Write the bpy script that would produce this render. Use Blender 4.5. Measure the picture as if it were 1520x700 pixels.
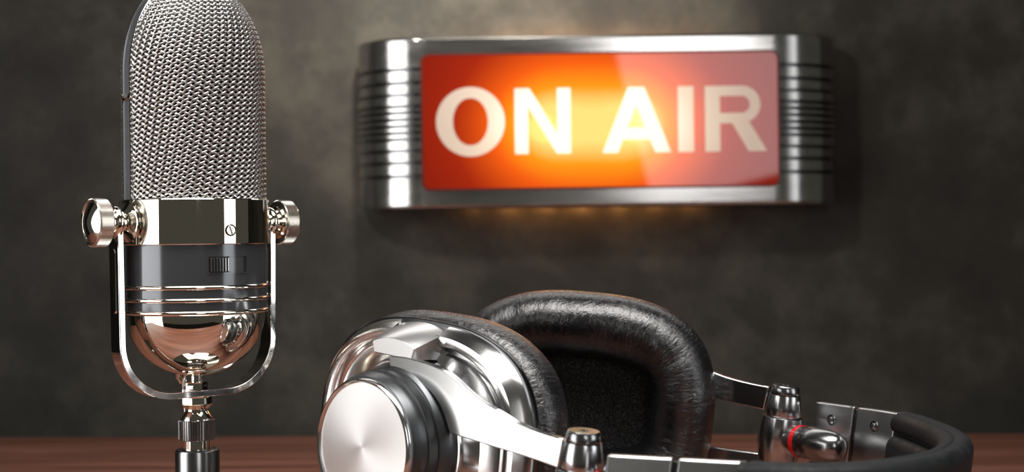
import bpy, bmesh, math, random
import numpy as np
from mathutils import Vector, Matrix, Euler

for o in list(bpy.data.objects):
    bpy.data.objects.remove(o, do_unlink=True)
SC = bpy.context.scene
C = SC.collection
PI = math.pi
Z0 = 0.886          # height of the lens above the floor; the desk top is at 0.745
F = 2111.1          # focal length in pixels of the 1520 px wide frame

# ------------------------------------------------------------------ camera
cd = bpy.data.cameras.new('camera')
cd.sensor_width = 36; cd.lens = 50; cd.clip_start = .02; cd.clip_end = 50
cd.dof.use_dof = True; cd.dof.focus_distance = .605; cd.dof.aperture_fstop = 10.
cam = bpy.data.objects.new('camera', cd); C.objects.link(cam)
cam.location = (0, 0, Z0); cam.rotation_euler = (PI/2, 0, 0)
SC.camera = cam

# ------------------------------------------------------------------ world and lights
wd = bpy.data.worlds.new('room_light'); SC.world = wd; wd.use_nodes = True
bg = wd.node_tree.nodes['Background']; bg.inputs[0].default_value = (.072, .068, .056, 1); bg.inputs[1].default_value = .80

def area(name, loc, target, size, size_y, radiance, color=(1, 1, 1), roll=0, spread=PI):
    l = bpy.data.lights.new(name, 'AREA'); l.shape = 'RECTANGLE'; l.size = size; l.size_y = size_y
    h_ = spread/2; k_ = 1 if spread > 3.1 else (math.tan(h_)-h_)/math.tan(h_)   # a narrow spread concentrates the power
    l.energy = radiance*PI*size*size_y*k_; l.color = color; l.spread = spread
    o = bpy.data.objects.new(name, l); C.objects.link(o)
    o.location = (loc[0], loc[1], loc[2]+Z0)
    d = Vector(target)-Vector(loc)
    o.rotation_euler = (d.to_track_quat('-Z', 'Y').to_matrix() @ Matrix.Rotation(roll, 3, 'Z')).to_euler()
    return o

area('softbox_left', (-1.05, .11, .04), (0, .45, .0), .74, 1.0, 4.2, (1, .985, .97), spread=math.radians(140))
area('softbox_right', (.80, .22, .10), (-.05, .62, .0), .34, .80, 3.4, (.97, .985, 1), spread=math.radians(70))
area('softbox_front', (.39, -.80, .395), (.30, 1.0, .10), .36, .60, 3.6, (1, .97, .96), roll=math.radians(14), spread=math.radians(110))
area('rim_strip', (.03, 1.0, .34), (.05, .62, -.03), .80, .12, 2.8, (1, .96, .93), spread=math.radians(120))
area('softbox_top', (.0, .40, .58), (.0, .44, -.136), .9, .36, 17.0, (1, .97, .94), spread=math.radians(84))
def spot(name, loc, target, energy, angle, color, blend=1., size=.05):
    l = bpy.data.lights.new(name, 'SPOT'); l.energy = energy; l.spot_size = angle; l.spot_blend = blend; l.color = color; l.shadow_soft_size = size
    o = bpy.data.objects.new(name, l); C.objects.link(o); o.location = (loc[0], loc[1], loc[2]+Z0)
    o.rotation_euler = (Vector(target)-Vector(loc)).to_track_quat('-Z', 'Y').to_euler(); return o
spot('wall_washer', (.0, .72, .60), (-.02, 1.1, .335), 52., math.radians(57), (1, .92, .80), size=.04)
spot('wall_key', (-.30, .40, .42), (.06, 1.1, .05), 6.5, math.radians(64), (1, .94, .86), size=.04)

SC.view_settings.view_transform = 'Standard'; SC.view_settings.look = 'None'
SC.view_settings.exposure = 0.0; SC.view_settings.gamma = 1.0; SC.view_settings.use_curve_mapping = False

# ------------------------------------------------------------------ materials
def new_mat(name):
    m = bpy.data.materials.new(name); m.use_nodes = True
    nt = m.node_tree; return m, nt, nt.nodes['Principled BSDF']
def N(nt, typ, **kw):
    n = nt.nodes.new(typ)
    for k, v in kw.items():
        if k in n.inputs: n.inputs[k].default_value = v
        else: setattr(n, k, v)
    return n
def ramp(nt, stops, interp='LINEAR'):
    n = nt.nodes.new('ShaderNodeValToRGB'); n.color_ramp.interpolation = interp
    e = n.color_ramp.elements
    e[0].position, e[0].color = stops[0][0], (*stops[0][1], 1)
    e[1].position, e[1].color = stops[-1][0], (*stops[-1][1], 1)
    for p, c in stops[1:-1]:
        k = e.new(p); k.color = (*c, 1)
    return n
def metal(name, col, rough, bump=0., scale=400., aniso=0.):
    m, nt, b = new_mat(name)
    b.inputs['Base Color'].default_value = (*col, 1); b.inputs['Metallic'].default_value = 1
    b.inputs['Roughness'].default_value = rough
    tc = N(nt, 'ShaderNodeTexCoord')
    nz = N(nt, 'ShaderNodeTexNoise', Scale=scale, Detail=3.)
    nt.links.new(tc.outputs['Object'], nz.inputs['Vector'])
    mr = N(nt, 'ShaderNodeMapRange'); mr.inputs['To Min'].default_value = rough*.94; mr.inputs['To Max'].default_value = rough*1.06
    nt.links.new(nz.outputs['Fac'], mr.inputs['Value']); nt.links.new(mr.outputs[0], b.inputs['Roughness'])
    if bump:
        bp = N(nt, 'ShaderNodeBump', Strength=bump, Distance=.0002)
        nt.links.new(nz.outputs['Fac'], bp.inputs['Height']); nt.links.new(bp.outputs[0], b.inputs['Normal'])
    return m
def plain(name, col, rough, coat=0., spec=.5):
    m, nt, b = new_mat(name)
    b.inputs['Base Color'].default_value = (*col, 1); b.inputs['Roughness'].default_value = rough
    b.inputs['Coat Weight'].default_value = coat; b.inputs['Coat Roughness'].default_value = .08
    b.inputs['Specular IOR Level'].default_value = spec
    return m

M = {}
M['chrome'] = metal('polished_nickel', (.86, .82, .74), .035)
M['steel'] = metal('polished_steel', (.80, .80, .80), .07)
M['wire'] = metal('grille_wire', (.50, .488, .475), .29)
M['satin'] = metal('satin_aluminium', (.72, .72, .72), .16)
M['satin_dark'] = metal('dark_satin_metal', (.30, .305, .31), .22)
M['bracket'] = metal('bracket_metal', (.70, .70, .70), .30)
M['nickel_satin'] = metal('satin_nickel', (.72, .68, .62), .22)
M['post'] = metal('post_metal', (.45, .45, .46), .20)
M['band_grey'] = metal('seam_grey', (.28, .29, .31), .42)
M['barrel'] = metal('barrel_metal', (.11, .115, .12), .34)
M['band_metal'] = metal('band_plate_metal', (.44, .44, .44), .28)
M['gunmetal'] = metal('gunmetal', (.13, .135, .14), .22)
M['black_body'] = metal('black_nickel', (.13, .136, .145), .14)
M['black_plastic'] = plain('black_plastic', (.012, .012, .013), .38)
M['black_body'].node_tree.nodes['Principled BSDF'].inputs['Metallic'].default_value = .6
M['slot_black'] = plain('slot_black', (.004, .004, .004), .6)
M['liner'] = plain('grille_liner', (.006, .006, .006), .9, 0, .1)
M['red'] = plain('red_ring', (.62, .008, .012), .2, .5)
M['rim_red'] = plain('dark_red_gasket', (.10, .006, .005), .35)
M['brass'] = metal('screw_brass', (.83, .70, .52), .18)

# brushed disc, radial lines: roughness and shade follow the angle about the disc's own axis
m, nt, b = new_mat('spun_aluminium'); M['spun'] = m
tc = N(nt, 'ShaderNodeTexCoord'); b.inputs['Metallic'].default_value = 1
b.inputs['Base Color'].default_value = (.78, .775, .77, 1); b.inputs['Roughness'].default_value = .36
b.inputs['Anisotropic'].default_value = .5
tg = N(nt, 'ShaderNodeTangent', direction_type='RADIAL', axis='Z')
nt.links.new(tg.outputs[0], b.inputs['Tangent'])
sx = N(nt, 'ShaderNodeSeparateXYZ'); nt.links.new(tc.outputs['Object'], sx.inputs[0])
ln = N(nt, 'ShaderNodeVectorMath', operation='LENGTH'); nt.links.new(tc.outputs['Object'], ln.inputs[0])
wv = N(nt, 'ShaderNodeTexNoise', noise_dimensions='1D', Scale=9000., Detail=2.)
nt.links.new(ln.outputs['Value'], wv.inputs['W'])
bp = N(nt, 'ShaderNodeBump', Strength=.04, Distance=.0001)
nt.links.new(wv.outputs[0], bp.inputs['Height']); nt.links.new(bp.outputs[0], b.inputs['Normal'])

# leather: pores, and creases that run across the roll where the mesh carries a 'crease' coordinate
def leather(name, base, rough, scale, strength, spec, crease=None):
    m, nt, b = new_mat(name)
    tc = N(nt, 'ShaderNodeTexCoord')
    b.inputs['Base Color'].default_value = (*base, 1); b.inputs['Specular IOR Level'].default_value = spec
    v = N(nt, 'ShaderNodeTexVoronoi', feature='DISTANCE_TO_EDGE', Scale=scale)
    nt.links.new(tc.outputs['Object'], v.inputs['Vector'])
    n2 = N(nt, 'ShaderNodeTexNoise', Scale=scale*.12, Detail=5., Roughness=.6)
    nt.links.new(tc.outputs['Object'], n2.inputs['Vector'])
    b1 = N(nt, 'ShaderNodeBump', Strength=strength, Distance=.0004)
    nt.links.new(v.outputs['Distance'], b1.inputs['Height'])
    last = b1
    if crease:
        at_ = N(nt, 'ShaderNodeAttribute', attribute_name='crease')
        n3 = N(nt, 'ShaderNodeTexNoise', Scale=crease, Detail=4., Roughness=.62, Distortion=.6)
        nt.links.new(at_.outputs['Vector'], n3.inputs['Vector'])
        b3 = N(nt, 'ShaderNodeBump', Strength=.75, Distance=.0007)
        nt.links.new(n3.outputs['Fac'], b3.inputs['Height']); nt.links.new(last.outputs[0], b3.inputs['Normal']); last = b3
    nt.links.new(last.outputs[0], b.inputs['Normal'])
    mr = N(nt, 'ShaderNodeMapRange'); mr.inputs['From Min'].default_value = .3; mr.inputs['From Max'].default_value = .7
    mr.inputs['To Min'].default_value = rough*.75; mr.inputs['To Max'].default_value = rough*1.4
    nt.links.new(n2.outputs['Fac'], mr.inputs['Value']); nt.links.new(mr.outputs[0], b.inputs['Roughness'])
    return m
M['leather'] = leather('black_leather', (.007, .007, .008), .23, 900., .30, 1.0, 520.)
M['leather_band'] = leather('black_band_leather', (.007, .008, .009), .55, 1100., .25, .22)
# speaker cloth
m, nt, b = new_mat('black_cloth'); M['cloth'] = m
tc = N(nt, 'ShaderNodeTexCoord'); nz = N(nt, 'ShaderNodeTexNoise', Scale=1600., Detail=2.)
nt.links.new(tc.outputs['Object'], nz.inputs['Vector'])
cr = ramp(nt, [(.42, (.008, .008, .008)), (.58, (.030, .031, .032)), (.72, (.085, .088, .090))])
nt.links.new(nz.outputs['Fac'], cr.inputs[0]); nt.links.new(cr.outputs[0], b.inputs['Base Color'])
b.inputs['Roughness'].default_value = .95; b.inputs['Specular IOR Level'].default_value = .15
bp = N(nt, 'ShaderNodeBump', Strength=.6, Distance=.0006); nt.links.new(nz.outputs['Fac'], bp.inputs['Height']); nt.links.new(bp.outputs[0], b.inputs['Normal'])

# wall: stained dark plaster
m, nt, b = new_mat('dark_plaster'); M['wall'] = m
tc = N(nt, 'ShaderNodeTexCoord')
n1 = N(nt, 'ShaderNodeTexNoise', Scale=4.5, Detail=8., Roughness=.62, Distortion=.4)
n2 = N(nt, 'ShaderNodeTexNoise', Scale=22., Detail=6., Roughness=.65)
nt.links.new(tc.outputs['Object'], n1.inputs['Vector']); nt.links.new(tc.outputs['Object'], n2.inputs['Vector'])
mixf = N(nt, 'ShaderNodeMath', operation='MULTIPLY_ADD'); mixf.inputs[1].default_value = .55
nt.links.new(n2.outputs['Fac'], mixf.inputs[0])
hm = N(nt, 'ShaderNodeMath', operation='MULTIPLY'); hm.inputs[1].default_value = .5; nt.links.new(n1.outputs['Fac'], hm.inputs[0]); nt.links.new(hm.outputs[0], mixf.inputs[2])
cr = ramp(nt, [(.36, (.028, .026, .023)), (.52, (.049, .046, .039)), (.66, (.092, .084, .069))])
nt.links.new(mixf.outputs[0], cr.inputs[0]); nt.links.new(cr.outputs[0], b.inputs['Base Color'])
b.inputs['Roughness'].default_value = .7; b.inputs['Specular IOR Level'].default_value = .3
bp = N(nt, 'ShaderNodeBump', Strength=.15, Distance=.004); nt.links.new(n2.outputs['Fac'], bp.inputs['Height']); nt.links.new(bp.outputs[0], b.inputs['Normal'])

# desk wood
m, nt, b = new_mat('red_brown_wood'); M['wood'] = m
tc = N(nt, 'ShaderNodeTexCoord'); mp = N(nt, 'ShaderNodeMapping'); mp.inputs['Scale'].default_value = (3., 42., 42.)
nt.links.new(tc.outputs['Object'], mp.inputs[0])
n1 = N(nt, 'ShaderNodeTexNoise', Scale=1.6, Detail=8., Roughness=.6, Distortion=.5)
nt.links.new(mp.outputs[0], n1.inputs['Vector'])
cr = ramp(nt, [(.3, (.11, .042, .028)), (.5, (.20, .083, .055)), (.72, (.32, .145, .098))])
nt.links.new(n1.outputs['Fac'], cr.inputs[0]); nt.links.new(cr.outputs[0], b.inputs['Base Color'])
b.inputs['Roughness'].default_value = .42; b.inputs['Specular IOR Level'].default_value = .3
bp = N(nt, 'ShaderNodeBump', Strength=.12, Distance=.001); nt.links.new(n1.outputs['Fac'], bp.inputs['Height']); nt.links.new(bp.outputs[0], b.inputs['Normal'])
M['floor'] = plain('floor_grey', (.06, .055, .05), .6)

# sign: cast aluminium housing, lit panel and letters
m, nt, b = new_mat('worn_aluminium'); M['sign_metal'] = m
tc = N(nt, 'ShaderNodeTexCoord'); mp = N(nt, 'ShaderNodeMapping'); mp.inputs['Scale'].default_value = (6., 60., 60.)
nt.links.new(tc.outputs['Object'], mp.inputs[0])
n1 = N(nt, 'ShaderNodeTexNoise', Scale=3., Detail=6., Roughness=.65); nt.links.new(mp.outputs[0], n1.inputs['Vector'])
cr = ramp(nt, [(.3, (.52, .515, .51)), (.7, (.66, .65, .64))]); nt.links.new(n1.outputs['Fac'], cr.inputs[0]); nt.links.new(cr.outputs[0], b.inputs['Base Color'])
b.inputs['Metallic'].default_value = 1
mr = N(nt, 'ShaderNodeMapRange'); mr.inputs['To Min'].default_value = .11; mr.inputs['To Max'].default_value = .21
nt.links.new(n1.outputs['Fac'], mr.inputs['Value']); nt.links.new(mr.outputs[0], b.inputs['Roughness'])

BULBS = [(-.0420, -.0030), (.0260, -.0040)]      # the two bulbs behind the panel, in the sign's own x, z
def bulb_field(nt, width):
    """sum of soft spots around the two bulbs behind the diffuser"""
    tc = N(nt, 'ShaderNodeTexCoord'); out = None
    for bx, bz in BULBS:
        s = N(nt, 'ShaderNodeVectorMath', operation='SUBTRACT'); s.inputs[1].default_value = (bx, 0, bz)
        nt.links.new(tc.outputs['Object'], s.inputs[0])
        f = N(nt, 'ShaderNodeVectorMath', operation='MULTIPLY'); f.inputs[1].default_value = (1, 0, 1.05); nt.links.new(s.outputs[0], f.inputs[0])
        d = N(nt, 'ShaderNodeVectorMath', operation='DOT_PRODUCT'); nt.links.new(f.outputs[0], d.inputs[0]); nt.links.new(f.outputs[0], d.inputs[1])
        q = N(nt, 'ShaderNodeMath', operation='MULTIPLY_ADD'); q.inputs[1].default_value = 1/width**2; q.inputs[2].default_value = 1
        nt.links.new(d.outputs['Value'], q.inputs[0])
        r = N(nt, 'ShaderNodeMath', operation='DIVIDE'); r.inputs[0].default_value = 1; nt.links.new(q.outputs[0], r.inputs[1])
        if out is None: out = r
        else:
            a = N(nt, 'ShaderNodeMath', operation='ADD'); nt.links.new(out.outputs[0], a.inputs[0]); nt.links.new(r.outputs[0], a.inputs[1]); out = a
    return out
m, nt, b = new_mat('lit_red_glass'); M['panel'] = m
b.inputs['Base Color'].default_value = (.05, .003, .002, 1); b.inputs['Roughness'].default_value = .03
b.inputs['Specular IOR Level'].default_value = .6
fld = bulb_field(nt, .046)
cr = ramp(nt, [(.10, (.13, .004, .001)), (.34, (.34, .018, .002)), (.60, (.90, .115, .004)), (.82, (1.0, .34, .008)), (1.0, (1.0, .80, .22))])
hv = N(nt, 'ShaderNodeMath', operation='MULTIPLY'); hv.inputs[1].default_value = .80; nt.links.new(fld.outputs[0], hv.inputs[0])
nt.links.new(hv.outputs[0], cr.inputs[0]); nt.links.new(cr.outputs[0], b.inputs['Emission Color']); b.inputs['Emission Strength'].default_value = 1.0
m, nt, b = new_mat('lit_white_letter'); M['letter'] = m
b.inputs['Base Color'].default_value = (.3, .27, .25, 1); b.inputs['Roughness'].default_value = .3
fld = bulb_field(nt, .040)
cr = ramp(nt, [(.25, (.38, .27, .20)), (.6, (.72, .56, .40)), (.95, (1.0, .95, .78))])
nt.links.new(fld.outputs[0], cr.inputs[0]); nt.links.new(cr.outputs[0], b.inputs['Emission Color']); b.inputs['Emission Strength'].default_value = 1.0

# ------------------------------------------------------------------ mesh helpers
def link(name, me, mat, parent=None, smooth=35, bevel=0., segs=2):
    if mat is not None: me.materials.append(mat)
    if smooth:
        me.polygons.foreach_set('use_smooth', [True]*len(me.polygons)); me.set_sharp_from_angle(angle=math.radians(smooth))
    o = bpy.data.objects.new(name, me); C.objects.link(o)
    if parent is not None: o.parent = parent
    if bevel:
        md = o.modifiers.new('bevel', 'BEVEL'); md.width = bevel; md.segments = segs; md.limit_method = 'ANGLE'; md.angle_limit = math.radians(40); md.harden_normals = False
    return o
def mesh(verts, faces, recalc=True):
    me = bpy.data.meshes.new('mesh'); me.from_pydata([tuple(v) for v in verts], [], faces)
    if recalc:
        bm = bmesh.new(); bm.from_mesh(me); bmesh.ops.recalc_face_normals(bm, faces=bm.faces[:]); bm.to_mesh(me); bm.free()
    me.update(); return me
def grid_faces(nr, nc, closed_c=True, closed_r=False, base=0):
    f = []
    for i in range(nr if closed_r else nr-1):
        for j in range(nc if closed_c else nc-1):
            a, b2 = i, (i+1) % nr; c, d = j, (j+1) % nc
            f.append((base+a*nc+c, base+a*nc+d, base+b2*nc+d, base+b2*nc+c))
    return f
def loft(rings, cap0=True, cap1=True, closed_r=False):
    """rings: list of closed loops (n x 3) with the same count"""
    nc = len(rings[0]); v = [p for r in rings for p in r]; f = grid_faces(len(rings), nc, True, closed_r)
    if not closed_r:
        if cap0: f.append(tuple(range(nc)))
        if cap1: f.append(tuple(range((len(rings)-1)*nc, len(rings)*nc)))
    return mesh(v, f)
def lathe(profile, n=64, T=None, cap0=True, cap1=True):
    """profile: [(r, z)], about z; T maps the result"""
    rings = []
    for r, z in profile:
        r = max(r, 1e-6)
        rings.append([(r*math.cos(2*PI*k/n), r*math.sin(2*PI*k/n), z) for k in range(n)])
    me = loft(rings, cap0, cap1)
    if T is not None: me.transform(T)
    return me
def knurl(r, z0, z1, n, depth, ch, T=None):
    """knurled ring with n ribs and a chamfer"""
    k = n*4; rings = []
    for z, rr, dd in ((z0, r-ch, 0), (z0+ch, r, depth), (z1-ch, r, depth), (z1, r-ch, 0)):
        rings.append([((rr-(dd if (j % 4) in (2, 3) else 0))*math.cos(2*PI*j/k), (rr-(dd if (j % 4) in (2, 3) else 0))*math.sin(2*PI*j/k), z) for j in range(k)])
    me = loft(rings)
    if T is not None: me.transform(T)
    return me
def tube(path, r, n=10, T=None):
    P = [Vector(p) for p in path]; rings = []; up = Vector((.31, .17, .93))
    for i, p in enumerate(P):
        d = (P[min(i+1, len(P)-1)]-P[max(i-1, 0)]).normalized()
        a = d.cross(up).normalized(); b2 = d.cross(a).normalized()
        rr = r[i] if isinstance(r, (list, tuple)) else r
        rings.append([p+a*rr*math.cos(2*PI*k/n)+b2*rr*math.sin(2*PI*k/n) for k in range(n)])
    me = loft(rings)
    if T is not None: me.transform(T)
    return me
def catmull(pts, per=10):
    P = [Vector(p) for p in pts]; P = [2*P[0]-P[1]]+P+[2*P[-1]-P[-2]]; out = []
    for i in range(1, len(P)-2):
        for k in range(per):
            t = k/per
            out.append(.5*((2*P[i])+(P[i+1]-P[i-1])*t+(2*P[i-1]-5*P[i]+4*P[i+1]-P[i+2])*t*t+(3*P[i]-P[i-1]-3*P[i+1]+P[i+2])*t**3))
    out.append(P[-2]); return out
def box(x0, x1, y0, y1, z0, z1, T=None):
    v = [(x, y, z) for x in (x0, x1) for y in (y0, y1) for z in (z0, z1)]
    me = mesh(v, [(0, 1, 3, 2), (4, 6, 7, 5), (0, 4, 5, 1), (2, 3, 7, 6), (0, 2, 6, 4), (1, 5, 7, 3)])
    if T is not None: me.transform(T)
    return me
def prism(poly, a, b2, T=None):
    """poly [(x, y)] extruded from z=a to z=b2"""
    n = len(poly); v = [(x, y, a) for x, y in poly]+[(x, y, b2) for x, y in poly]
    f = [tuple(range(n)), tuple(range(n, 2*n))]+[(i, (i+1) % n, n+(i+1) % n, n+i) for i in range(n)]
    me = mesh(v, f)
    if T is not None: me.transform(T)
    return me
def empty(name, loc, label, cat, group=None):
    o = bpy.data.objects.new(name, None); C.objects.link(o); o.location = loc; o.empty_display_size = .05
    o['label'] = label; o['category'] = cat
    if group: o['group'] = group
    return o
def basis(o, x, y, z):
    return Matrix(((x[0], y[0], z[0], o[0]), (x[1], y[1], z[1], o[1]), (x[2], y[2], z[2], o[2]), (0, 0, 0, 1)))
RX90 = Matrix.Rotation(PI/2, 4, 'X'); RY90 = Matrix.Rotation(PI/2, 4, 'Y')

# ------------------------------------------------------------------ the setting
WALL_Y = 1.10; DESK_Z = -.1408
def structure(name, me, mat):
    o = link(name, me, mat, None, 0); o['kind'] = 'structure'; return o
structure('wall_back', box(-2.2, 2.2, WALL_Y, WALL_Y+.12, 0, 2.6), M['wall'])
structure('floor', box(-2.2, 2.2, -2.0, WALL_Y, -.1, 0), M['floor'])

desk = empty('desk', (0, .551, 0), 'red-brown wooden desk the microphone and headphones stand on', 'desk')
desk.rotation_euler = (0, 0, math.radians(1.6))
t = Z0+DESK_Z
link('desk_top', box(-.60, .60, -.155, .455, t-.032, t), M['wood'], desk, 0, bevel=.002)
for sx_ in (-.54, .54):
    for sy_ in (-.10, .40):
        link('leg', box(sx_-.03, sx_+.03, sy_-.03, sy_+.03, 0, t-.032), M['wood'], desk, 0, bevel=.003)

# ------------------------------------------------------------------ ON AIR sign
K = 1.038/F
SX, SZ = (892-760)*K, (350-178.6)*K
sign = empty('on_air_sign', (SX, WALL_Y, SZ+Z0), 'glowing red ON AIR sign in a ribbed metal housing on the dark wall', 'sign')
sign.rotation_euler = (0, math.radians(-.72), 0)
HW, HH, DEP, STAND = .1815, .0628, .050, .012
FY = -(DEP+STAND)
def sign_path():
    p = []; rx, ry = .056, .049
    p.append((-HW, 0, (-1, 0)))
    n = 14
    for k in range(n+1):
        a = PI/2*k/n
        p.append((-HW+rx*(1-math.cos(a)), (DEP-ry)+ry*math.sin(a), (-math.cos(a), math.sin(a))))
    r = [(-x, y, (-nx, ny)) for x, y, (nx, ny) in reversed(p)]
    return p+r
def sign_profile():
    """(z, outward offset) from bottom to top: rounded edges, grooves and the raised fin block"""
    z = []; px = K
    def groove(c, w=2.8, d=.0045): return [(c-w, 0), (c-w*.8, -d), (c+w*.8, -d), (c+w, 0)]
    h = HH/px
    half = [(0, .0008)]
    for c in (5., 15., 24.5): half += [(c-2.9, .0010), (c-2.5, -.0045), (c+2.5, -.0045), (c+2.9, .0010)]
    half += [(39, .0010), (39.6, -.0045), (43.6, -.0045), (44.2, 0)]
    for c in (59.5, 79.5): half += groove(c)
    half += [(h-5.5, 0), (h-4.5, 0), (h-4, -.0001), (h-1.5, -.0004), (h-.3, -.0014), (h, -.003)]
    full = [(-a, o) for a, o in reversed(half[1:])]+half[1:]
    return [(a*px, o) for a, o in full]
rings = []
SP = sign_path()
for zz, off in sign_profile():
    loop = [(x+nx*off, -(y+STAND+ny*off), zz) for x, y, (nx, ny) in SP]
    rings.append(loop)
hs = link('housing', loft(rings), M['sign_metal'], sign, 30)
hs.data.materials.append(M['gunmetal'])       # groove floors coloured dark for the shade inside them
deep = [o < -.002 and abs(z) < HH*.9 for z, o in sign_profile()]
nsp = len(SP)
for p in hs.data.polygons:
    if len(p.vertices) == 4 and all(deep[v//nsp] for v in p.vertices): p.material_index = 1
link('mounting_plate', box(-.10, .10, -STAND-.002, 0, -.035, .035), M['gunmetal'], sign, 0)
# rim that the panel sits in
def rrect(hw, hh, r, n=6):
    p = []
    for cx, cz, a0 in ((hw-r, hh-r, 0), (-hw+r, hh-r, 90), (-hw+r, -hh+r, 180), (hw-r, -hh+r, 270)):
        for k in range(n+1):
            a = math.radians(a0+90*k/n); p.append((cx+r*math.cos(a), cz+r*math.sin(a)))
    return p
PCX = (891-892)*K; PHW, PHH = 263*K, 98.5*K
def ring_prism(o, i, y0, y1, cx=0, cz=0):
    n = len(o); L = []
    for pts, y in ((o, y0), (o, y1), (i, y1), (i, y0)): L.append([(x+cx, y, z+cz) for x, z in pts])
    return loft(L, closed_r=True)
link('panel_rim', ring_prism(rrect(PHW+.0014, PHH+.0014, .0060), rrect(PHW, PHH, .005), FY+.001, FY-.0028, PCX), M['rim_red'], sign, 40)
pan = prism(rrect(PHW, PHH, .005), 0, .006); pan.transform(Matrix.Translation((PCX, FY+.0040, 0)) @ RX90)
link('glass_panel', pan, M['panel'], sign, 0)
# letters, drawn in units of the capital height
CH = 97*K
def add_letter(me):
    me.transform(Matrix.Translation((0, FY-.0020, 0)) @ RX90); link('letter', me, M['letter'], sign, 0)
def lx(px): return (px-892)*K
zb, zt = -CH/2, CH/2
n = 48
outer = [(lx(698.5)+51*K*math.cos(2*PI*k/n), 51.5*K*math.sin(2*PI*k/n)) for k in range(n)]
inner = [(lx(698.5)+26*K*math.copysign(abs(math.cos(2*PI*k/n))**.95, math.cos(2*PI*k/n)), 35*K*math.sin(2*PI*k/n)) for k in range(n)]
LT = .0008
def ring2d(o, i):
    return loft([[(x, z, 0) for x, z in o], [(x, z, LT) for x, z in o], [(x, z, LT) for x, z in i], [(x, z, 0) for x, z in i]], closed_r=True)
add_letter(ring2d(outer, inner))
x0, x1 = lx(764), lx(847); w = 21*K
add_letter(prism([(x0, zb), (x0+w*.95, zb), (x0+w*.95, zb+.72*CH), (x1-w, zb), (x1, zb), (x1, zt), (x1-w*.95, zt), (x1-w*.95, zt-.70*CH), (x0+w*1.05, zt), (x0, zt)], 0, LT))
x0, x1 = lx(893.5), lx(995); xm = (x0+x1)/2
def multi(polys):
    bm = bmesh.new()
    for p in polys:
        vs = [bm.verts.new((x, z, LT)) for x, z in p]; bm.faces.new(vs)
    r = bmesh.ops.extrude_face_region(bm, geom=bm.faces[:])
    for g in r['geom']:
        if isinstance(g, bmesh.types.BMVert): g.co.z = 0
    bmesh.ops.recalc_face_normals(bm, faces=bm.faces[:])
    me = bpy.data.meshes.new('mesh'); bm.to_mesh(me); bm.free(); return me
tw = 12*K; sw = 23*K
def ax(h, side, inner_):    # x of the outer or inner edge of the A's legs at height h (0..1)
    xo = (xm-x0)*(1-h)+tw*h
    return xm+side*(xo-(sw if inner_ else 0))
hA0, hA1 = .20, .38
hI = (xm-x0-sw)/((xm-x0-sw)-(tw-sw))
add_letter(multi([
    [(ax(0, -1, 0), zb), (ax(0, -1, 1), zb), (ax(hA0, -1, 1), zb+hA0*CH), (ax(hA1, -1, 1), zb+hA1*CH), (xm, zb+hI*CH), (xm, zt), (xm-tw, zt)],
    [(ax(0, 1, 1), zb), (ax(0, 1, 0), zb), (xm+tw, zt), (xm, zt), (xm, zb+hI*CH), (ax(hA1, 1, 1), zb+hA1*CH), (ax(hA0, 1, 1), zb+hA0*CH)],
    [(ax(hA0, -1, 1), zb+hA0*CH), (ax(hA0, 1, 1), zb+hA0*CH), (ax(hA1, 1, 1), zb+hA1*CH), (ax(hA1, -1, 1), zb+hA1*CH)]]))
x0, x1 = lx(1006), lx(1029)
add_letter(prism([(x0, zb), (x1, zb), (x1, zt), (x0, zt)], 0, LT))
x0, x1 = lx(1046), lx(1137); w = 22*K
# R: stem, bowl (outer and inner half rounds) and leg
rO, rI = .285*CH, .130*CH; cz = zt-rO; cx = lx(1128)-rO
bo = [(cx+rO*math.sin(a), cz+rO*math.cos(a)) for a in [PI*k/12 for k in range(13)]]
bi = [(cx+rI*.95*math.sin(a), cz+rI*math.cos(a)) for a in [PI*k/12 for k in range(13)]]
polys = [[(x0, zb), (x0+w, zb), (x0+w, zt), (x0, zt)],
         [(x0+w, cz+rI), (bi[0][0], cz+rI), (bo[0][0], zt), (x0+w, zt)],
         [(x0+w, cz-rO), (bo[-1][0], cz-rO), (bi[-1][0], cz-rI), (x0+w, cz-rI)]]
polys += [[bi[k], bi[k+1], bo[k+1], bo[k]] for k in range(12)]
polys += [[(cx-.16*CH, cz-rO+.001), (x1-w*1.22, zb), (x1, zb), (cx+.11*CH, cz-rO+.001)]]
add_letter(multi([[(x, z) for x, z in p] for p in polys]))
# unseen fill lamps added for an orange glow on rim and wall
def point(name, loc, energy, color, size, parent=None):
    l = bpy.data.lights.new(name, 'POINT'); l.energy = energy; l.color = color; l.shadow_soft_size = size
    o = bpy.data.objects.new(name, l); C.objects.link(o); o.location = loc; o.parent = parent; return o
for bx, bz in BULBS:
    point('sign_glow_fill', (bx, FY-.030, bz), .034, (1, .42, .08), .012, sign)
for k in range(7):
    bx = -.095+.028*k; e = 1-abs(k-3)/4.5
    point('sign_halo_fill', (bx, -.006, .057), .055*e, (1, .42, .12), .004, sign)
    point('sign_halo_fill', (bx, -.006, -.057), .022*e, (1, .42, .12), .004, sign)

# ------------------------------------------------------------------ microphone
S = .62/F
MX, MY = (294.6-760)*S, .62
mic = empty('microphone', (MX, MY, Z0+DESK_Z), 'vintage ribbon microphone with woven steel grille and chrome yoke standing on the desk', 'microphone')
LEAN = math.radians(-.62)
mic.rotation_euler = (Matrix.Rotation(LEAN, 3, 'Y') @ Matrix.Rotation(math.radians(40), 3, 'Z')).to_euler()
def my(y): return (350-y)*S-DESK_Z       # picture row -> height above the desk
def ml(name, prof, mat, n=64, smooth=35, parent=None):
    return link(name, lathe([(r*S, my(y)) for r, y in prof], n), mat, parent or mic, smooth)
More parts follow.
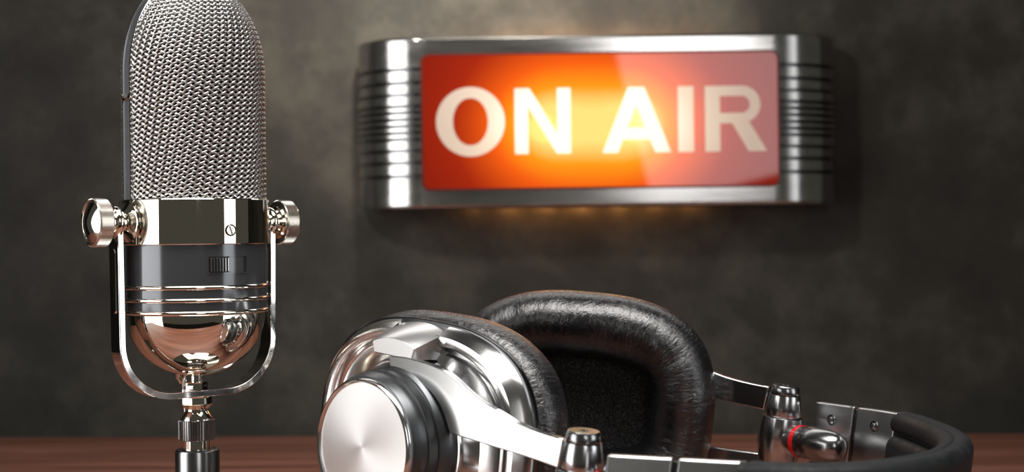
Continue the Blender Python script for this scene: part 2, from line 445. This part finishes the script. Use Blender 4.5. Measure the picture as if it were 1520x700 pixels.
# base and stand
bs = link('base', lathe([(.001, .0), (.043, 0), (.044, .002), (.044, .007), (.041, .0105), (.020, .0135), (.012, .0165), (.0095, .0195)], 72), M['chrome'], mic, 35)
bs.rotation_euler = (mic.rotation_euler.to_matrix().inverted()).to_euler()
ml('stand_tube', [(32.5, 770), (32.5, 669), (31.5, 666.5), (29, 665), (21, 665)], M['satin_dark'])
ml('neck', [(21.5, 668), (21.5, 650)], M['chrome'])
link('knurled_collar', knurl(27*S, my(651.5), my(621.5), 44, 1.1*S, 1.2*S), M['satin_dark'], mic, 20)
ml('waisted_nut', [(25, 622), (24.5, 619.5), (16.5, 608.5), (16.5, 606), (23.5, 598.5)], M['chrome'], 48)
def hexnut(r, y0, y1, n=6):
    return [(r-1.5, y0), (r, y0-1.5), (r, y1+1.5), (r-1.5, y1)]
ml('lower_nut', hexnut(23, 599, 587), M['chrome'], 8, 20)
ml('upper_nut', hexnut(17, 579, 566), M['chrome'], 8, 20)
ml('bowl_stud', [(9, 567), (9, 553)], M['chrome'], 24)
# yoke: flat strap bent to a U with round corners
def yoke_path(r_bot, half, top, rad):
    p = []; n = 14
    p.append((-half-2.0, top)); p.append((-half-1.5, top+60)); p.append((-half, r_bot-rad))
    for k in range(1, n+1):
        a = PI/2*k/n; p.append((-half+rad*(1-math.cos(a)), r_bot-rad+rad*math.sin(a)))
    q = [(-x, y) for x, y in reversed(p)]
    return p+q
def strap(path_o, path_i, w, name, mat, bevel):
    rings = []
    for (xo, yo), (xi, yi) in zip(path_o, path_i):
        rings.append([(xo*S, -w*S, my(yo)), (xo*S, w*S, my(yo)), (xi*S, w*S, my(yi)), (xi*S, -w*S, my(yi))])
    return link(name, loft(rings), mat, mic, 30, bevel=bevel, segs=2)
yk = strap(yoke_path(587.5, 126.5, 322, 82), yoke_path(578, 117.5, 322, 74), 15.5, 'yoke', M['steel'], 1.1*S)
for sd in (-1, 1):
    for face in (0, 1):
        x = sd*(127.2 if face == 0 else 118.0)
        p = rrect(5.5*S, 46*S, 5.4*S)
        me = prism(p, -.9*S, .9*S); me.transform(Matrix.Translation((x*S+sd*.6*S, 0, my(414))) @ Matrix.Rotation(PI/2, 4, 'Z') @ RX90)
        link('yoke_inlay', me, M['chrome'], yk, 0)
# bowl
pr = []
for k in range(25):
    a = PI/2*k/24; pr.append((101.5*math.cos(a), 464+93*math.sin(a)))
ml('bowl', [(101.5, 458)]+pr, M['chrome'], 96)
ml('body', [(100, 463), (104, 462), (104.5, 460), (104.5, 362), (103, 360)], M['black_body'], 96)
for y in (424, 442, 460):
    ml('trim_ring', [(103, y+3.6), (105.6, y+2.8), (106.8, y+1), (106.8, y-1), (105.6, y-2.8), (103, y-3.6)], M['chrome'], 96, 60)
ml('collar_band', [(101, 362.5), (107.6, 362.5), (108.6, 361.3), (108.6, 298.2), (107.6, 297), (101, 297)], M['chrome'], 128, 35)
def surf(az_deg, r, y):   # frame on the body: az from local front (-Y) toward +X
    a = math.radians(az_deg); nrm = Vector((math.sin(a), -math.cos(a), 0)); tan = Vector((math.cos(a), math.sin(a), 0))
    return basis(nrm*r*S+Vector((0, 0, my(y))), tan, Vector((0, 0, 1)), nrm)     # x tangent, y up, z outward
# slotted screw on the collar band
T = surf(-.2, 108.6, 342.5)
scr = link('screw', lathe([(8.6*S, -1*S), (8.6*S, .9*S), (8.0*S, 1.3*S), (7.2*S, .9*S), (6.9*S, .1*S)], 32, T, cap1=True), M['gunmetal'], mic, 30)
link('screw_head', lathe([(6.9*S, 0), (6.7*S, .9*S), (6.3*S, 1.15*S), (.1*S, 1.3*S)], 32, T), M['brass'], scr, 30)
link('screw_slot', box(-1.0*S, 1.0*S, -6.4*S, 6.4*S, 1.0*S, 2.15*S, T @ Matrix.Rotation(math.radians(20), 4, 'Z')), M['gunmetal'], scr, 0)
# slide switch
def curved_plate(az0, az1, y0, y1, r0, r1, n=14):
    rings = []; az0 -= 5.2; az1 -= 5.2
    for k in range(n+1):
        a = math.radians(az0+(az1-az0)*k/n); s_, c_ = math.sin(a), -math.cos(a)
        rings.append([(s_*r0*S, c_*r0*S, my(y0)), (s_*r1*S, c_*r1*S, my(y0)), (s_*r1*S, c_*r1*S, my(y1)), (s_*r0*S, c_*r0*S, my(y1))])
    return loft(rings)
sw_ = link('switch', curved_plate(-12.2, 21.0, 402.5, 379.5, 103.5, 104.9), M['slot_black'], mic, 30)
rim = M['black_body']
link('switch_frame', curved_plate(-13.2, 22.0, 403.9, 402.3, 103.5, 105.6), rim, sw_, 30)
link('switch_frame', curved_plate(-13.2, 22.0, 379.7, 378.1, 103.5, 105.6), rim, sw_, 30)
link('switch_frame', curved_plate(-13.2, -12.2, 403.9, 378.1, 103.5, 105.6, 2), rim, sw_, 30)
link('switch_frame', curved_plate(21.0, 22.0, 403.9, 378.1, 103.5, 105.6, 2), rim, sw_, 30)
link('slot_floor', curved_plate(4.5, 17.5, 402, 380, 104, 105.15, 6), M['black_body'], sw_, 30)
for k in range(7):
    a0 = -11.0+2.25*k
    link('slider_rib', curved_plate(a0, a0+1.25, 401, 381.5, 104, 108.4, 2), M['satin_dark'], sw_, 0, bevel=.4*S)
link('slider', curved_plate(-11.3, 4.2, 401.4, 381, 104, 106.6, 6), M['black_plastic'], sw_, 30)
# knobs on both sides
for sd in (-1, 1):
    T = basis(Vector((0, 0, my(330))), Vector((0, sd, 0)), Vector((0, 0, 1)), Vector((sd, 0, 0)))
    kn = link('knob', knurl(34.5*S, 140*S, 161*S, 116, .75*S, 1.6*S, T), M['nickel_satin'], mic, 20)
    link('knob_face', lathe([(31.5*S, 160*S), (32.6*S, 161.6*S), (31.3*S, 162.4*S), (29.5*S, 160.6*S), (24*S, 163.2*S), (18*S, 165.6*S), (12*S, 167.5*S), (6*S, 168.8*S), (.1*S, 169.3*S)], 64, T), M['chrome'], kn, 25)
    link('knob_bushing', lathe([(r*S, z*S) for r, z in ((30, 103), (31.5, 104), (31.5, 106.5), (28, 109), (20, 113), (16, 117), (15, 119), (22, 120.5), (23.5, 123), (23.5, 127), (22, 129.5), (17, 131), (17, 134), (24, 137), (26, 141))], 48, T), M['chrome'], kn, 35)
# grille: two families of wires in a two-over two-under weave
R0, YB, YC, BZ = 102.0, 299.0, 113.0, 144.0
NU, ND = 56, 42; KU, KD = 1.69/R0, 1.79/R0; wr = 1.98      # wires rising to the right, wires falling to the right
arc = [(R0, YB, 0.0, (1, 0))]; L = 0.0
samples = []
for k in range(188): samples.append((R0, YB-(YB-YC)*k/187.0))
for k in range(1, 200):
    a = (PI/2*.955)*k/199; samples.append((R0*math.cos(a), YC-BZ*math.sin(a)))
rr = np.array([s[0] for s in samples]); zz = -np.array([s[1] for s in samples])
ll = np.concatenate([[0], np.cumsum(np.hypot(np.diff(rr), np.diff(zz)))])
lv = np.arange(0, ll[-1], 1.85)
rv = np.interp(lv, ll, rr); zv = np.interp(lv, ll, zz)
dr = np.gradient(rv, lv); dz = np.gradient(zv, lv); dn = np.hypot(dr, dz); nr_, nz_ = dz/dn, -dr/dn
allv, allf = [], []; base = 0; ns = 6
for fam, cnt, kap in ((1, NU, KU), (-1, ND, KD)):
    for i in range(cnt):
        if fam > 0: dsp = np.cos(PI*(i+ND*(i/NU+(KU+KD)*lv/(2*PI))))*wr*.85
        else: dsp = -np.cos(PI*(i+NU*(i/ND-(KU+KD)*lv/(2*PI))))*wr*.85
        th = 2*PI*i/cnt+fam*kap*lv
        r = rv+nr_*dsp; z = zv+nz_*dsp
        P = np.stack([r*np.cos(th), r*np.sin(th), z], 1)
        d = np.gradient(P, axis=0); d /= np.linalg.norm(d, axis=1)[:, None]
        nrm = np.stack([nr_*np.cos(th), nr_*np.sin(th), nz_], 1)
        b2 = np.cross(d, nrm); b2 /= np.linalg.norm(b2, axis=1)[:, None]; nn = np.cross(b2, d)
        scale = np.clip(rv/R0*1.25, .35, 1.0)[:, None]
        ring = np.stack([P+wr*scale*(nn*math.cos(2*PI*q/ns)+b2*math.sin(2*PI*q/ns)) for q in range(ns)], 1)
        allv.append(ring.reshape(-1, 3)); npt = len(P)
        idx = np.arange((npt-1)*ns).reshape(npt-1, ns)+base
        nxt = np.roll(idx, -1, axis=1)
        allf.append(np.stack([idx, nxt, nxt+ns, idx+ns], 2).reshape(-1, 4)); base += npt*ns
V = np.concatenate(allv); V[:, 2] = V[:, 2]+350; V *= S; V[:, 2] -= DESK_Z
Fc = np.concatenate(allf)
me = bpy.data.meshes.new('mesh'); me.vertices.add(len(V)); me.vertices.foreach_set('co', V.ravel())
me.loops.add(Fc.size); me.loops.foreach_set('vertex_index', Fc.ravel().astype(np.int32))
me.polygons.add(len(Fc)); me.polygons.foreach_set('loop_start', np.arange(0, Fc.size, 4, dtype=np.int32))
me.update(calc_edges=True); me.validate()
gr = link('grille', me, M['wire'], mic, 80); gr['kind'] = 'stuff'
ml('grille_liner', [(R0-4.2, 300)]+[((R0-4.2)*math.cos(a), YC-(BZ-4)*math.sin(a)) for a in [PI/2*k/20 for k in range(21)]], M['liner'], 64)
# seam band over the top with clips
def seam(w, o0, o1):
    p = []
    for k in range(12): p.append((R0, YB-(YB-YC)*k/12.0, (1, 0)))
    for k in range(41):
        a = PI*k/40; nx, nz = math.cos(a)/R0, math.sin(a)/BZ; l = math.hypot(nx, nz)
        p.append((R0*math.cos(a), YC-BZ*math.sin(a), (nx/l, nz/l)))
    for k in range(1, 13): p.append((-R0, YC+(YB-YC)*k/12.0, (-1, 0)))
    rings = []
    for x, y, (nx, nz) in p:
        rings.append([((x+nx*o)*S, yy*S, my(y)+nz*o*S) for o, yy in ((o0, -w), (o1, -w), (o1, w), (o0, w))])
    return loft(rings)
sb = link('seam_band', seam(12.5, -4, 3.4), M['band_grey'], mic, 30)
link('band_edge', seam(1.2, -4, 4.6), M['steel'], sb, 30).location = (0, -12.2*S, 0)
link('band_edge', seam(1.2, -4, 4.6), M['steel'], sb, 30).location = (0, 12.2*S, 0)
for sd in (-1, 1):
    link('clip', tube([(sd*(R0+4.2)*S, -11*S, my(146)), (sd*(R0+5.2)*S, -9*S, my(151)), (sd*(R0+5.6)*S, 0, my(153.5)), (sd*(R0+5.2)*S, 9*S, my(151)), (sd*(R0+4.2)*S, 11*S, my(146))], 2.2*S, 8), M['chrome'], sb, 40)
# cable from the bowl down to the stand
sk = Matrix.Rotation(math.radians(-40), 3, 'Z')
def ms(dx, dy, y): v = sk @ Vector((dx*S, dy*S, 0)); return (v.x, v.y, my(y))
cab = link('cable', tube(catmull([ms(-24, 22, 540), ms(-24, 24, 560), ms(-23.5, 26, 590), ms(-21, 26, 620), ms(-15, 22, 650), ms(-10, 12, 672)], 8), 4.0*S, 12), M['steel'], mic, 40)
link('cable_lug', tube([ms(-22, 14, 538), ms(-27, 20, 552), ms(-29, 22, 562), ms(-26, 22, 570)], [12*S, 10*S, 7*S, 4.2*S], 16), M['chrome'], cab, 40)

# ------------------------------------------------------------------ headphones
HR = Vector((.05, .60, DESK_Z))
hp = empty('headphones', (HR.x, HR.y, Z0+DESK_Z), 'silver and black leather studio headphones lying on the desk beside the microphone', 'headphones')
def hlink(name, me, mat, parent=None, smooth=35, bevel=0., segs=2, off=HR):
    me.transform(Matrix.Translation(-Vector(off)))
    return link(name, me, mat, parent or hp, smooth, bevel, segs)
def sup(th, a, b2, m):
    c, s_ = math.cos(th), math.sin(th)
    x = a*math.copysign(abs(c)**(2/m), c); y = b2*math.copysign(abs(s_)**(2/m), s_)
    nx = math.copysign(abs(c)**(2-2/m), c)/a; ny = math.copysign(abs(s_)**(2-2/m), s_)/b2; l = math.hypot(nx, ny)
    return x, y, nx/l, ny/l
RA, RB, RM, RHO = .0617, .0501, 2.68, .087
NSEG = 240
def cup_frame(az, rho, flip):
    a = math.radians(az); z = Vector((0, 0, 1))
    n = Vector((-math.sin(a), -math.cos(a), 0)); t_ = Vector((math.cos(a), -math.sin(a), 0))
    c, s_ = math.cos(rho), math.sin(rho); u = t_*c-z*s_; w_ = z*c+t_*s_
    return u, w_, (-n if flip else n)
rnd = random.Random(4)
def build_cup(Cc, u, w_, n, far):
    """Cc: centre of the round cap; u toward the headband, w_ up, n outward (s runs inward)"""
    def P(x, y, s_): return Cc+u*x+w_*y-n*s_
    def so(loops, cap0=True, cap1=True, notch=False):
        rings = []
        for fr, s_ in loops:       # fr < 0: absolute circle radius -fr ; else blend (scale of the oval, roundness)
            ring = []
            for k in range(NSEG):
                th = 2*PI*k/NSEG
                if isinstance(fr, tuple):
                    sc, rd = fr; x, y, _, _ = sup(th, RA*sc, RB*sc, RM); cr_ = .5*(RA+RB)*sc*.97
                    x = x*(1-rd)+cr_*math.cos(th)*rd; y = y*(1-rd)+cr_*math.sin(th)*rd
                    if notch and sc > .8 and abs(x+.0031) < .0125: y = max(-.0452, min(.0452, y))    # seat of the pivot bracket
                else: x, y = fr*math.cos(th), fr*math.sin(th)
                ring.append(P(x, y, s_))
            rings.append(ring)
        return loft(rings, cap0, cap1)
    shell = hlink('ear_cup', so([((.60, .35), .0325), ((.80, .08), .0322), ((.835, 0), .0300), ((.840, 0), .0272), ((.846, 0), .0264), ((.855, 0), .0261), ((.915, 0), .0262), ((.925, 0), .0264), ((.965, 0), .0302), ((.990, 0), .0322), ((1.0, 0), .0340), ((.97, 0), .036), ((.5, 0), .037)], notch=True), M['satin'])
    hlink('cup_dish', so([(.0330, .0200), (.0345, .0205), (.0350, .0225), ((.68, .6), .0275), ((.76, .3), .0290), ((.80, .12), .0285), ((.815, .05), .0300), ((.83, .02), .0325)]), M['satin'], shell)
    hlink('cup_groove', so([((1.0, 0), .0330), ((1.014, 0), .0334), ((1.018, 0), .0350), ((1.0, 0), .0375), ((.7, 0), .038)]), M['gunmetal'], shell)
    # barrel and cap
    br = hlink('barrel', so([(.0270, .0004), (.0283, .0010), (.0296, .0038), (.0300, .0055), (.0300, .0075), (.0306, .0078), (.0306, .0125), (.0312, .0128), (.0330, .0165), (.0335, .0185), (.0335, .0230)]), M['barrel'])
    T = basis(Vector((0, 0, 0)), u, w_, n)
    cp = lathe([(.0270, -.0012), (.0273, -.0002), (.0268, .0004), (.0262, .0002), (.0259, -.0001), (.018, .0001), (.009, .0002), (.0008, .0003)], 96)
    o = link('brushed_cap', cp, M['spun'], br, 20)
    o.matrix_local = Matrix.Translation(Cc-HR) @ T
    o2 = link('cap_ring', lathe([(.0258, -.001), (.0258, .0005), (.0264, .0011), (.0272, .0006), (.0276, -.0006), (.0276, -.002)], 96), M['satin'], br, 40)
    o2.matrix_local = Matrix.Translation(Cc-HR) @ T
    # leather pad: (inward offset from the oval, s)
    sec = [(.004, .0345), (.000, .0352), (-.0026, .0385), (-.0038, .0440), (-.0032, .0500), (-.0006, .0555), (.0040, .0602), (.0090, .0622), (.0145, .0618), (.0200, .0588), (.0245, .0540), (.0275, .0475), (.0285, .0420), (.0287, .0385)]
    rings = []
    NP = 200
    ph = [rnd.uniform(0, 6.28) for _ in range(8)]
    for d, s_ in sec:
        ring = []
        for k in range(NP):
            th = 2*PI*k/NP
            x, y, nx, ny = sup(th, RA, RB, RM)
            f = min(1, max(0, (d+.002)/.01))
            wob = (.00030*math.sin(9*th+ph[0]+70*d)+.00022*math.sin(17*th+ph[1]-140*d)+.00016*math.sin(31*th+ph[2]+160*d))*f
            big = .0005*math.sin(3*th+ph[3])
            dd = d-wob*.5+(big if d < .02 else 0)
            # keep the inside opening a rounded oval instead of pinching
            ring.append(P(x-nx*dd, y-ny*dd, s_+wob+big*.6))
        rings.append(ring)
    pme = loft(rings, False, False)
    at_ = pme.attributes.new('crease', 'FLOAT_VECTOR', 'POINT'); ln_ = 0; dat = []
    for i, (d, s_) in enumerate(sec):
        if i: ln_ += math.hypot(d-sec[i-1][0], s_-sec[i-1][1])
        for k in range(NP): dat += [.055*math.cos(2*PI*k/NP), .055*math.sin(2*PI*k/NP), ln_*.30]
    at_.data.foreach_set('vector', dat)
    pad = hlink('ear_pad', pme, M['leather'], None, 80)
    sd = pad.modifiers.new('subdiv', 'SUBSURF'); sd.levels = 1; sd.render_levels = 1
    ring = []
    for k in range(96):
        th = 2*PI*k/96; x, y, nx, ny = sup(th, RA, RB, RM); ring.append(P(x-nx*.026, y-ny*.026, .0395))
    ring2 = [P((p-Cc).dot(u), (p-Cc).dot(w_), .0385) for p in ring]
    hlink('pad_cloth', loft([ring2, ring]), M['cloth'], pad, 30)
    # bracket on the rim above and below that carries the yoke pivot
    for sg in (1, -1):
        rings = []
        for s_, hw, yt, yb, bl in ((.0152, .0122, .0430, .0366, .0026), (.0157, .0127, .0435, .0362, .0028), (.026, .0145, .0478, .0362, .0026), (.0372, .0160, .0507, .0362, .0026)):
            nn = 12; top = []
            for k in range(nn+1):
                q = -1+2*k/nn; top.append((hw*q, yt-bl*q*q))
            bot = [(hw*.90, yb-.0004), (-hw*.90, yb-.0004)]
            rings.append([P(x-.0031, sg*y, s_) for x, y in top+bot])
        hlink('pivot_bracket', loft(rings), M['bracket'], shell, 40)
    return P

def unproj(px, py, O, n):
    d = Vector(((px-760)/F, 1, (350-py)/F)); return d*(O.dot(n)/d.dot(n))
# near cup
Cn = Vector(((537.5-760)/F*.57, .57, -(663-350)/F*.57))
un, wn, nn_ = cup_frame(42.2, RHO, False)
TILT = math.radians(2.0)                   # the cup leans back a little on the desk
nn_, wn = nn_*math.cos(TILT)+wn*math.sin(TILT), wn*math.cos(TILT)-nn_*math.sin(TILT)
Pn = build_cup(Cn, un, wn, nn_, False)
# far cup, turned on its pivot so the pad faces the near one
uf, wf, nf = cup_frame(14.5, RHO, True)
Fc_ = Vector((.0326, .6840, -.0800)) + nf*.0430
Pf = build_cup(Fc_, uf, wf, nf, True)

# yoke arms: flat plates cut to a curved outline, one above and one below for each cup
ARM_S = .0145
On = Cn-nn_*ARM_S
top_px = [(577, 527), (600, 529.5), (622, 535), (640, 541), (658, 549), (674, 561), (690, 576), (708, 591), (730, 605), (750, 617), (770, 628), (800, 640), (836, 651)]
bot_px = [(828, 694.5), (790, 681), (760, 671.5), (730, 662.5), (700, 653), (668, 643), (661, 622), (654, 604), (645, 589), (634, 576), (623, 566), (610, 557.5), (594, 550), (578, 545)]
outline = []
for px, py in top_px+bot_px:
    p = unproj(px, py, On, nn_)-On
    outline.append((p.dot(un), p.dot(wn)))
def smooth_poly(pts, k0):
    a = catmull([(x, y, 0) for x, y in pts[:k0]], 4); b2 = catmull([(x, y, 0) for x, y in pts[k0:k0+6]], 3); c = catmull([(x, y, 0) for x, y in pts[k0+5:]], 4)
    return [(p.x, p.y) for p in a+b2+c[1:]]
outline = smooth_poly(outline, len(top_px))
uJ = max(x for x, y in outline)
def build_yoke(O, u, w_, n, J, scale, lean, far):
    """O: cup axis in the arm plane; J: post centre; arms mirrored above and below"""
    for sg in (1, -1):
        T = basis(O, u*scale, w_*sg, n)
        if sg < 0 and far: T = Matrix.Translation((0, 0, -.0042)) @ T
        hlink('yoke_arm', prism(outline, -.0034, 0, T), M['satin'], None, 30, bevel=.0005, segs=2)
        pv = [O+u*.0015+w_*sg*.0365-n*.0015, O+u*.0015+w_*sg*.0300-n*.0015]
        hlink('pivot_pin', tube(pv, .0011, 10), M['steel'], None, 40)
    # post: cap, upper cone, barrel, mirrored
    post_axis = (Vector((0, 0, 1))+Vector((u.x, u.y, 0))*lean).normalized()
    ex = Vector((1, 0, 0)); ex = (ex-post_axis*ex.dot(post_axis)).normalized(); ey = post_axis.cross(ex)
    T = basis(J, ex, ey, post_axis)
    body = hlink('pivot_post', lathe([(.0086, -.0104), (.0090, -.0101), (.0098, -.0065), (.0103, -.002), (.0103, .002), (.0098, .0065), (.0090, .0101), (.0086, .0104)], 48, T), M['post'])
    for sg in (1, -1):
        T2 = T @ Matrix.Diagonal((1, 1, sg, 1))
        hlink('post_sleeve', lathe([(.0070, .0100), (.0070, .0107), (.0081, .0108), (.0083, .0112), (.0079, .0150), (.0072, .0198), (.0070, .0204), (.0060, .0206)], 48, T2), M['post'], body, 40)
        hlink('post_cap', lathe([(.0058, .0200), (.0058, .0207), (.0065, .0208), (.0066, .0212), (.0062, .0240), (.0057, .0246), (.0018, .0246), (.0017, .0238), (.0001, .0236)], 48, T2), M['satin_dark'], body, 35)
    return post_axis
Jn = Vector(((859-760)/F*.520, .520, -.0953))
Jf = Vector(((1158-760)/F*.655, .655, -.0930))
build_yoke(On, un, wn, nn_, Jn, 1.0, .10, False)
Of = Fc_-nf*.0145
du = (Jf-Of); du.z = 0; du.normalize()
ufy = (du*math.cos(RHO)-Vector((0, 0, 1))*math.sin(RHO)); wfy = (Vector((0, 0, 1))*math.cos(RHO)+du*math.sin(RHO)); nfy = ufy.cross(wfy)
if nfy.dot(nf) < 0: nfy = -nfy
scf = ((Jf-Of).dot(ufy))/(uJ+.006)
build_yoke(Of, ufy, wfy, nfy, Jf, scf, .12, True)

# headband: inner edge curve in plan, from the near end to the far end
plan = [(.0347, .5000), (.0575, .4915), (.0802, .4836), (.0985, .4795), (.1150, .4815), (.1310, .4900), (.1460, .5035), (.1570, .5205), (.1655, .5420), (.1690, .5660), (.1684, .5900), (.1655, .6130), (.1535, .6340), (.1400, .6546)]
curve = catmull([(x, y, 0) for x, y in plan], 8)
seglen = [0]
for a, b2 in zip(curve, curve[1:]): seglen.append(seglen[-1]+(b2-a).length)
TOT = seglen[-1]
def at(l):
    l = min(max(l, 0), TOT)
    for i in range(len(curve)-1):
        if l <= seglen[i+1]: break
    f = (l-seglen[i])/(seglen[i+1]-seglen[i]); p = curve[i].lerp(curve[i+1], f)
    a = curve[max(i-1, 0)]; b2 = curve[min(i+2, len(curve)-1)]; d = (b2-a).normalized()
    return p, Vector((d.y, -d.x, 0))         # outward normal
UH = Vector((.804, -.595, 0)); LEANB = .13
ZT, ZB = -.0763, -.1180
def band(l0, l1, profile, n):
    rings = []
    for k in range(n+1):
        p, nr2 = at(l0+(l1-l0)*k/n)
        rings.append([Vector((0, 0, z))+p+nr2*o+UH*LEANB*(z-ZT) for o, z in profile])
    return loft(rings)
def prof_round(o0, o1, z0, z1, r, n=5):
    p = []
    for co, cz_, a0 in ((o1-r, z1-r, 0), (o0+r, z1-r, 90), (o0+r, z0+r, 180), (o1-r, z0+r, 270)):
        for k in range(n+1):
            a = math.radians(a0+90*k/n); p.append((co+r*math.cos(a), cz_+r*math.sin(a)))
    return p
# arc lengths where the plates end
def l_of(pt): return min(range(len(curve)), key=lambda i: (curve[i]-Vector((*pt, 0))).length)
la, lb = seglen[l_of(plan[2])], seglen[l_of(plan[11])]
hb = hlink('headband', band(la-.002, lb+.002, prof_round(.0002, .0105, ZB, ZT+.0003, .0048), 70), M['leather_band'], None, 60)
hlink('headband_roll', band(la+.001, lb-.001, prof_round(-.0028, .0050, ZT-.0082, ZT+.0002, .0038), 70), M['leather_band'], hb, 60)
hlink('headband_cushion', band(la+.004, lb-.003, prof_round(-.0045, .0045, ZB+.002, ZT-.0092, .0042), 70), M['leather_band'], hb, 60)
core = hlink('band_strap', band(.001, la+.004, prof_round(.0010, .0030, ZB+.001, ZT-.0012, .0004, 2), 12), M['gunmetal'], None, 30)
hlink('band_strap', band(lb-.004, TOT-.001, prof_round(.0010, .0030, ZB+.001, ZT-.0012, .0004, 2), 12), M['gunmetal'], None, 30)
for l0, l1 in ((0, la*.5-.0011), (la*.5+.0011, la), (lb, lb+(TOT-lb)*.5-.0012), (lb+(TOT-lb)*.5+.0012, TOT)):
    pl = hlink('band_plate', band(l0, l1, prof_round(-.0002, .0042, ZB, ZT, .0006, 2), 8), M['band_metal'], None, 30, bevel=.0006)
    for fz in (.0072, .0340):
        p, nr2 = at((l0+l1)/2+(.0006 if l0 > .1 else 0)); z = ZT-fz
        O = Vector((0, 0, z))+p-nr2*.0003+UH*LEANB*(z-ZT); zx = -nr2; yy = Vector((0, 0, 1)); xx = yy.cross(zx)
        Ts = basis(O, xx, yy, zx)
        sc = hlink('plate_screw', lathe([(.0025, -.0008), (.0025, .0002), (.0021, .0004), (.0018, -.0001), (.0002, -.0001)], 24, Ts), M['gunmetal'], pl, 30)
        hlink('screw_head', lathe([(.0017, -.0004), (.0016, .0004), (.0011, .0008), (.0008, .0008), (.0007, .0002), (.0001, .0001)], 20, Ts), M['satin_dark'], sc, 30)
# swivel joints with the red ring, between post and plates
for J, d2, inn in ((Jn, Vector((.94, -.34, 0)), Vector((.34, .94, 0))), (Jf, Vector((.54, -.84, 0)), Vector((-.84, -.54, 0)))):
    d2 = d2.normalized(); inn = inn.normalized()
    Ts = basis(J, inn, Vector((0, 0, 1)), d2) if inn.cross(Vector((0, 0, 1))).dot(d2) > 0 else basis(J, -inn, Vector((0, 0, 1)), d2)
    sv = hlink('swivel_joint', lathe([(.0066, .006), (.0069, .0095), (.0072, .0125)], 40, Ts), M['satin'])
    hlink('red_ring', lathe([(.0070, .0124), (.00745, .0126), (.00745, .0148), (.0070, .0150)], 40, Ts), M['red'], sv, 30)
    hlink('swivel_tip', lathe([(.0072, .0149), (.0073, .0165), (.0073, .0185), (.0074, .0187), (.0078, .0195), (.0078, .024), (.0075, .029), (.0066, .034), (.0050, .0370), (.0030, .0385), (.0001, .0390)], 40, Ts), M['satin_dark'], sv, 40)
    outv = -inn
    c0 = J+d2*.017
    Tb = basis(c0, d2, outv, Vector((0, 0, 1)))
    hlink('swivel_mount', box(-.005, .005, .004, .0155, -.0042, .0042, Tb), M['satin'], sv, 0, bevel=.0008)

for o in bpy.data.objects:
    k = o.name.split('.')[0]
    if k == 'red_ring': o['label'] = 'glossy red ring on the swivel joint'
    elif k == 'brushed_cap': o['label'] = 'round spun-aluminium cap with radial sheen'
    elif k == 'ear_pad': o['label'] = 'creased black leather ear pad'
    elif k == 'seam_band': o['label'] = 'flat dark grey band along the grille seam'
    elif k == 'glass_panel': o['label'] = 'glowing red glass panel'
bpy.context.view_layer.update()
